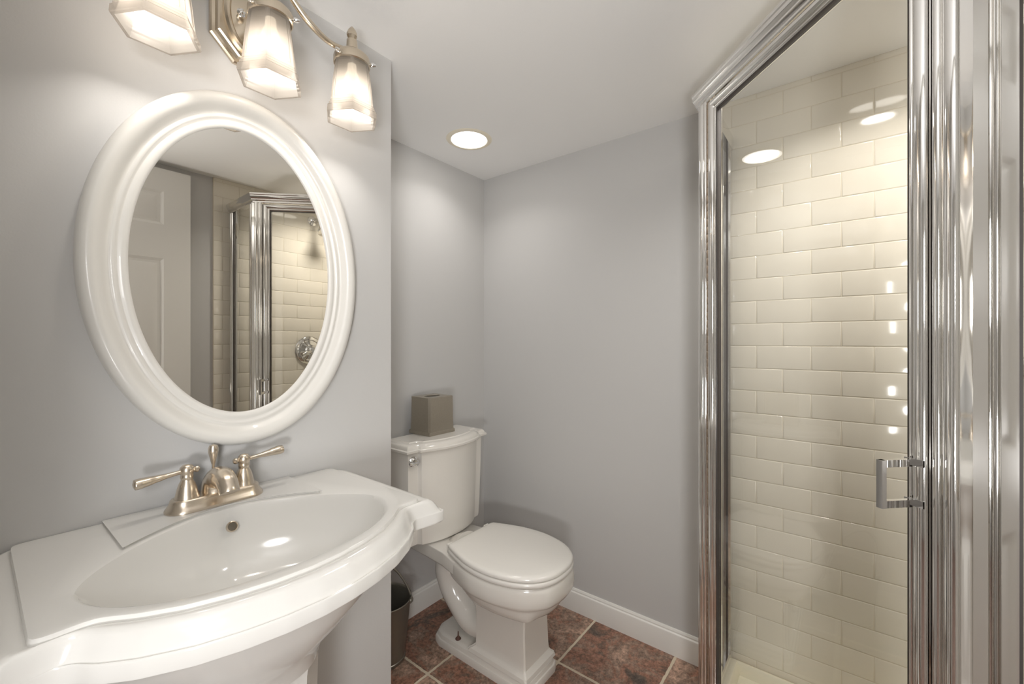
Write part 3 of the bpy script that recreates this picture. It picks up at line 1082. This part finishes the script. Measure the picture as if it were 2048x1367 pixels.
# ------------------------------------------------------------------ tissue box cover on the tank
def tissue_box():
    x0, x1, y0, y1, z0 = 1.172, 1.318, 1.352, 1.486, .8178
    z1 = z0 + .158
    t = thing('tissue_box_cover', ((x0 + x1) / 2, (y0 + y1) / 2, z0), 'square pewter tissue box cover on the toilet tank lid', 'tissue box')
    cx, cy_ = (x0 + x1) / 2, (y0 + y1) / 2
    hx_, hy_ = (x1 - x0) / 2, (y1 - y0) / 2
    sq = lambda o, z: [(cx + sx * (hx_ + o), cy_ + sy * (hy_ + o), z) for sx, sy in ((-1, -1), (1, -1), (1, 1), (-1, 1))]
    bm = bmesh.new()
    # walls and a top with an oval opening
    n = 48
    def sq_ring(o, z):
        poly = [(cx + sx * (hx_ + o), cy_ + sy * (hy_ + o)) for sx, sy in ((-1, -1), (1, -1), (1, 1), (-1, 1))]
        return [(x, y, z) for x, y in polar(poly, (cx, cy_), n)]
    ov = lambda s, z: [(cx + .040 * s * math.cos(2 * math.pi * k / n), cy_ + .024 * s * math.sin(2 * math.pi * k / n), z) for k in range(n)]
    loft(bm, [sq_ring(-.002, z0 + .012), sq_ring(-.0035, z0 + .06), sq_ring(-.0045, z1 - .003), sq_ring(-.005, z1 - .0008), sq_ring(-.0065, z1), ov(1.04, z1), ov(1.0, z1 - .001), ov(1.0, z1 - .006)], False, False)
    link('body', bm, M['pewter'], t, smooth=30)
    bm = bmesh.new()
    loft(bm, [sq(-.0005, z0), sq(-.0005, z0 + .009), sq(-.0012, z0 + .0135), sq(-.004, z0 + .016)])
    link('foot_moulding', bm, M['pewter'], t, smooth=20)
    bm = bmesh.new()
    loft(bm, [ov(1.02, z1 - .005), ov(1.02, z1 - .0045)])  # near-black disc painted in for the shaded inside of the box
    link('opening', bm, M['dark'], t, smooth=0, label='dark disc in place of the shaded oval opening')


tissue_box()


# ------------------------------------------------------------------ metal pail
def pail():
    cx, cy_, H = .982, 1.392, .228
    t = thing('metal_pail', (cx, cy_, 0), 'dark metal pail with upright bail handle on the floor left of the toilet', 'pail')
    bm = bmesh.new()
    lathe(bm, [(.001, .008), (.070, .008), (.072, .002), (.077, .0), (.079, .004), (.0785, .012), (.0765, .014), (.0985, H - .006), (.1005, H - .004), (.102, H), (.1005, H + .003), (.098, H + .001), (.0965, H - .006), (.0745, .016), (.001, .016)],
          (cx, cy_, 0), n=56, cap=False)
    link('body', bm, M['pail'], t, smooth=40)
    d = Vector((.80, -.60, 0)).normalized()
    for s in (-1, 1):
        bm = bmesh.new()
        c = Vector((cx, cy_, H - .022)) + d * (s * .1005)
        lathe(bm, [(.013, 0), (.013, .004), (.008, .010), (.005, .012), (.001, .0125)], c - d * s * .006, d * s, 16)
        link('handle_ear', bm, M['pail'], t)
    bm = bmesh.new()
    pts = []
    for k in range(25):
        a = math.pi * k / 24
        up = Vector((-.20, .27, 1)).normalized()
        pts.append(Vector((cx, cy_, H - .022)) + d * (.104 * math.cos(a)) + up * (.175 * math.sin(a) ** .8))
    tube(bm, pts, .0042, 12)
    link('bail_handle', bm, M['pail'], t)


pail()


# ------------------------------------------------------------------ neo-angle shower
A = Vector((1.335, .331)); B = Vector((.868, -.136))
JA = Vector((XT, .331)); JB = Vector((.868, YT))
ZC, ZH = .088, 1.941                   # curb top, header top


def shower():
    # ---- tray
    tr = thing('shower_tray', (1.35, -.05, 0), 'cream corner shower tray with a low curb under the glass', 'shower tray')
    e = .035
    foot = [(XT - .0005, YT + .0005), (XT - .0005, A.y + e), (A.x - e * .41, A.y + e), (B.x - e, B.y + e * .41), (B.x - e, YT + .0005)]
    bm = bmesh.new()
    loft(bm, [[(x, y, 0) for x, y in foot], [(x, y, ZC - .008) for x, y in foot], [(x, y, ZC) for x, y in offset_poly(foot, -.006)],
              [(x, y, ZC) for x, y in offset_poly(foot, -.020)] if False else [(x, y, ZC) for x, y in inner_tray(.0)], [(x, y, ZC - .004) for x, y in inner_tray(.004)], [(x, y, .050) for x, y in inner_tray(.012)], [(x, y, .044) for x, y in inner_tray(.03)], [(x, y, .036) for x, y in inner_tray(.2)]])
    link('basin', bm, M['tray'], tr, smooth=40)
    bm = bmesh.new()
    lathe(bm, [(.045, -.002), (.045, .003), (.040, .004), (.001, .003)], (1.33, -.08, .0385), n=32, cap=False)
    link('drain', bm, M['bright'], tr)

    # ---- enclosure
    t = thing('shower_enclosure', (A.x, A.y, ZC), 'chrome framed glass corner shower enclosure with angled door', 'shower')
    path = [JA, A, B, JB]
    # walking JA->A->B->JB the outside of the shower is on the right, so offsets are negated
    def sw(prof):
        bm = bmesh.new()
        sweep(bm, [(-n_, z) for n_, z in prof], [tuple(p) for p in path])
        return bm
    H = ZH
    head = [(-.016, H - .046), (.010, H - .046), (.012, H - .044), (.012, H - .038), (.016, H - .036), (.020, H - .033), (.020, H - .029), (.0225, H - .026), (.0255, H - .022), (.0265, H - .017), (.0265, H - .012), (.0285, H - .009), (.0285, H - .003), (.0265, H - .0005), (.023, H),
            (-.014, H), (-.018, H - .003), (-.018, H - .040)]
    link('header', sw(head), M['chrome'], t, smooth=30)
    low = [(-.016, ZC + .0006), (.020, ZC + .0006), (.021, ZC + .006), (.017, ZC + .010), (.016, ZC + .018), (.012, ZC + .024), (.010, ZC + .026), (-.010, ZC + .026), (-.014, ZC + .022), (-.016, ZC + .012)]
    link('bottom_rail', sw(low), M['chrome'], t, smooth=30)

    def post(name, p, d, L0, L1, bumps, th=.015, back=-.014, z0=ZC + .024, z1=H - .044, parent=t, m='chrome'):
        """vertical bar standing along direction d from p, from L0 to L1, outer face fluted; outward normal n."""
        d = Vector(d).normalized()
        n_ = Vector((d.y, -d.x))
        if n_.dot(OUT) < 0:
            n_ = -n_
        outl = [(L0, back)]
        for (u, dd) in bumps:
            outl.append((L0 + (L1 - L0) * u, dd))
        outl.append((L1, back))
        pts = [(p.x + d.x * u + n_.x * q, p.y + d.y * u + n_.y * q) for u, q in outl]
        bm = bmesh.new()
        loft(bm, [[(x, y, z0) for x, y in pts], [(x, y, z1) for x, y in pts]])
        return link(name, bm, M[m], parent, smooth=32)

    OUT = Vector((-1, 1)).normalized()

    def round_(u0, u1, d0, d1, n=8):
        return [(u0 + (u1 - u0) * (0.5 - 0.5 * math.cos(math.pi * k / n)), d0 + (d1 - d0) * math.sin(math.pi * k / n)) for k in range(n + 1)]

    def corner(C, dr, dd, name):
        """post made of a return leg (along dr) and a door leg (along dd) in one extrusion."""
        dr = dr.normalized(); dd = dd.normalized()
        nr = Vector((dr.y, -dr.x)); nr = nr if nr.dot(OUT) > 0 else -nr
        nd = Vector((dd.y, -dd.x)); nd = nd if nd.dot(OUT) > 0 else -nd
        m_ = (nr + nd).normalized()
        k = 1 / m_.dot(nd)
        # outline from the return end, over the corner, to the door end
        ret = [(.046, -.014), (.046, .0085), (.0435, .0086), (.0300, .0104), (.0285, .0085), (.0275, .0040), (.0262, .0040)] + round_(.0262, .0222, .0060, .0100, 6) + [(.0212, .0040), (.0195, .0040), (.0190, .0100), (.0175, .0112), (.0030, .0130), (.0015, .0118)]
        dor = round_(.0025, .0220, .0095, .0175, 16) + [(.0228, .0085), (.0240, .0085)] + round_(.0245, .0365, .0095, .0155, 10) + [(.0370, .0100), (.0385, .0085), (.0385, -.014)]
        pts = [C + dr * u + nr * q for u, q in ret] + [C + m_ * k * .0085] + [C + dd * u + nd * q for u, q in dor] + [C - m_ * k * .014]
        bm = bmesh.new()
        loft(bm, [[(p.x, p.y, ZC + .024) for p in pts], [(p.x, p.y, H - .044) for p in pts]])
        return link(name, bm, M['chrome'], t, smooth=28)

    dAB = (B - A).normalized()
    corner(A, JA - A, dAB, 'corner_post')
    corner(B, JB - B, -dAB, 'corner_post')
    # wall jambs
    for J, C in ((JA, A), (JB, B)):
        d = (C - J).normalized()
        post('wall_jamb', J, d, 0.0, .030, [(0, .011), (.25, .012), (.30, .009), (.45, .009)] + [(.5 + .4 * u, q) for u, q in round_(0, 1, .009, .013, 6)] + [(1.0, .006)])
    # fixed side panes
    def pane(name, p, q, z0, z1, parent, off=.003):
        d = (q - p).normalized(); n_ = Vector((d.y, -d.x)) * off
        bm = bmesh.new()
        pts = [p + n_, q + n_, q - n_, p - n_]
        loft(bm, [[(v.x, v.y, z0) for v in pts], [(v.x, v.y, z1) for v in pts]])
        return link(name, bm, M['glass'], parent, smooth=0)
    for J, C in ((JA, A), (JB, B)):
        d = (C - J).normalized()
        pane('side_glass', J + d * .026, C - d * .042, ZC + .022, H - .042, t)
        # dark glazing seals just inside the pane edges
        for q in (J + d * .030, C - d * .046):
            bm = bmesh.new()
            n_ = Vector((d.y, -d.x))
            pts = [q - d * .004 - n_ * .006, q + d * .004 - n_ * .006, q + d * .004 + n_ * .006, q - d * .004 + n_ * .006]
            loft(bm, [[(v.x, v.y, ZC + .025) for v in pts], [(v.x, v.y, H - .045) for v in pts]])
            link('glazing_seal', bm, M['rubber'], t, smooth=0)
    # ---- the door
    L = (B - A).length
    a0, a1 = .0455, L - .0420          # door frame ends along A->B
    z0, z1 = ZC + .030, H - .050
    pa, pb = A + dAB * a0, A + dAB * a1
    nd = Vector((dAB.y, -dAB.x)); nd = nd if nd.dot(OUT) > 0 else -nd
    # mitred frame: profile (inset from outer edge, depth)
    prof = [(0, -.012), (0, .007)] + [(u, q) for u, q in round_(.0015, .0225, .0075, .0165, 16)] + [(.0232, .0075), (.0240, .0075)] + [(u, q) for u, q in round_(.0242, .0298, .0080, .0105, 6)] + [(.031, .007), (.031, -.012)]
    rings = []
    for (u, z, su, sz) in ((a0, z0, 1, 1), (a1, z0, -1, 1), (a1, z1, -1, -1), (a0, z1, 1, -1)):
        r = []
        for ins, dep in prof:
            p = A + dAB * (u + su * ins) + nd * dep
            r.append((p.x, p.y, z + sz * ins))
        rings.append(r)
    bm = bmesh.new()
    for i in range(4):
        loft(bm, [rings[i], rings[(i + 1) % 4]])
    door_ = link('door', bm, M['chrome'], t, smooth=30)
    pane('door_glass', A + dAB * (a0 + .027), A + dAB * (a1 - .027), z0 + .027, z1 - .027, door_)
    # dark seal round the inside of the door frame
    bm = bmesh.new()
    i0, i1, dp = .0308, .0350, .0055
    rr = []
    for (u, z, su, sz) in ((a0, z0, 1, 1), (a1, z0, -1, 1), (a1, z1, -1, -1), (a0, z1, 1, -1)):
        rr.append([(*(A + dAB * (u + su * ins) + nd * dep), z + sz * ins) for ins, dep in ((i0, -dp), (i0, dp), (i1, dp), (i1, -dp))])
    vr = [[bm.verts.new(p) for p in r] for r in rr]
    for i in range(4):
        p_, q_ = vr[i], vr[(i + 1) % 4]
        for k in range(4):
            j = (k + 1) % 4
            bm.faces.new((p_[k], p_[j], q_[j], q_[k]))
    link('door_seal', bm, M['rubber'], door_, smooth=0)
    # piano hinge beside the far post: knuckles
    bm = bmesh.new()
    hp = A + dAB * .0425 + nd * .009
    zz = z0
    while zz < z1 - .01:
        lathe(bm, [(.0030, .0), (.0036, .001), (.0036, .0205), (.0030, .0215)], (hp.x, hp.y, zz), n=10)
        zz += .0222
    link('piano_hinge', bm, M['hinge'], door_, smooth=30)
    # dark strip standing in for the shaded gap on the latch side
    bm = bmesh.new()
    q = A + dAB * (L - .0402)
    pts = [q - dAB * .0018 - nd * .012, q + dAB * .0018 - nd * .012, q + dAB * .0018 + nd * .004, q - dAB * .0018 + nd * .004]
    loft(bm, [[(v.x, v.y, z0) for v in pts], [(v.x, v.y, z1) for v in pts]])
    link('gap_shade_strip', bm, M['rubber'], door_, smooth=0)
    # pull handle: two straps and an upright bar
    hz, hh = .994, .031
    q0 = A + dAB * (a1 - .016)
    bm = bmesh.new()
    def strap(zc):
        # mounting plate against the stile, then a flat strap standing out
        P = []
        for (u, dpt) in ((-.013, .0140), (.013, .0140), (.013, .0172), (.0035, .0172), (.0035, .074), (-.0005, .0765), (-.0035, .0765), (-.0035, .0185), (-.013, .0185)):
            v = q0 + dAB * u + nd * dpt
            P.append((v.x, v.y))
        loft(bm, [[(x, y, zc - .0055) for x, y in P], [(x, y, zc + .0055) for x, y in P]])
    strap(hz + hh); strap(hz - hh)
    P = []
    for (u, dpt) in ((-.0045, .0690), (.0045, .0690), (.0045, .0770), (-.0045, .0770)):
        v = q0 + dAB * u + nd * dpt
        P.append((v.x, v.y))
    loft(bm, [[(x, y, hz - hh - .0055) for x, y in P], [(x, y, hz + hh + .0055) for x, y in P]])
    hd = link('pull_handle', bm, M['bright'], door_, smooth=20)
    for s in (-1, 1):
        bm = bmesh.new()
        v = q0 + dAB * -.0095 + nd * .0180
        lathe(bm, [(.0035, 0), (.0035, .0015), (.002, .0028), (.0003, .003)], (v.x, v.y, hz + s * hh - .001), (nd.x, nd.y, 0), 12)
        link('handle_screw', bm, M['bright'], hd)


def inner_tray(o):
    """inside outline of the tray floor, shrunk by o."""
    e = .030
    p = [(XT - .012, YT + .012), (XT - .012, A.y - e), (A.x + e * .41, A.y - e), (B.x + e, B.y - e * .41), (B.x + e, YT + .012)]
    return offset_poly(p, -o)


M['hinge'] = mat('hinge_bronze', (0.45, 0.36, 0.28), 0.35, metal=1.0)
shower()


def shower_fittings():
    x, z = 1.285, 1.160
    t = thing('shower_valve', (x, YT, z), 'round chrome shower valve on the cream tile, seen in the mirror', 'shower valve')
    bm = bmesh.new()
    lathe(bm, [(.085, -.001), (.085, .004), (.080, .010), (.062, .015), (.058, .013), (.050, .016), (.034, .022), (.032, .034), (.001, .036)], (x, YT, z), (0, 1, 0), 40)
    link('escutcheon', bm, M['bright'], t)
    bm = bmesh.new()
    lathe(bm, [(.024, .034), (.026, .038), (.026, .052), (.020, .060), (.001, .063)], (x, YT, z), (0, 1, 0), 28)
    h = link('handle', bm, M['bright'], t)
    bm = bmesh.new()
    tube(bm, smooth_path([(x + .0, YT + .050, z), (x - .03, YT + .055, z - .012), (x - .066, YT + .060, z - .022)], 5), lerp_list([.011, .009, .010, .006], 11), 14)
    link('lever', bm, M['bright'], h)
    zs = 1.955
    t = thing('shower_sprayer', (x + .02, YT, zs), 'small chrome shower head on a bent arm inside the shower, seen in the mirror', 'shower head')
    bm = bmesh.new()
    lathe(bm, [(.030, -.001), (.029, .003), (.018, .010), (.012, .012)], (x + .02, YT, zs), (0, 1, 0), 28)
    link('wall_flange', bm, M['bright'], t)
    bm = bmesh.new()
    tube(bm, smooth_path([(x + .02, YT + .002, zs), (x + .02, YT + .045, zs + .002), (x + .02, YT + .085, zs - .018), (x + .02, YT + .11, zs - .045)], 6), .0085, 14)
    link('arm', bm, M['bright'], t)
    bm = bmesh.new()
    ax = Vector((0, .55, -.83)).normalized()
    lathe(bm, [(.012, 0), (.016, .008), (.014, .016), (.022, .028), (.034, .050), (.037, .058), (.034, .062), (.001, .063)], (x + .02, YT + .106, zs - .040), ax, 28)
    link('spray_head', bm, M['bright'], t)


shower_fittings()


def corner_shelf(z, label):
    cx, cy_, r = XT - .0005, YT + .0005, .150
    t = thing('corner_shelf', (cx, cy_, z), label, 'shelf', 'ceramic corner shelves')
    def quarter(rr, zz):
        return [(cx, cy_, zz)] + [(cx - rr * math.sin(a), cy_ + rr * math.cos(a), zz) for a in [math.pi / 2 * k / 16 for k in range(17)]]
    bm = bmesh.new()
    loft(bm, [quarter(r * .45, z - .045), quarter(r * .62, z - .036), quarter(r * .88, z - .018), quarter(r * .985, z - .010), quarter(r, z - .004), quarter(r, z + .002), quarter(r * .98, z + .005), quarter(r * .93, z + .004), quarter(r * .90, z)])
    o = link('shelf', bm, M['tile'], t, smooth=40)
    return t


corner_shelf(1.165, 'lower cream ceramic corner shelf in the tiled shower corner')
corner_shelf(1.590, 'upper cream ceramic corner shelf in the tiled shower corner')
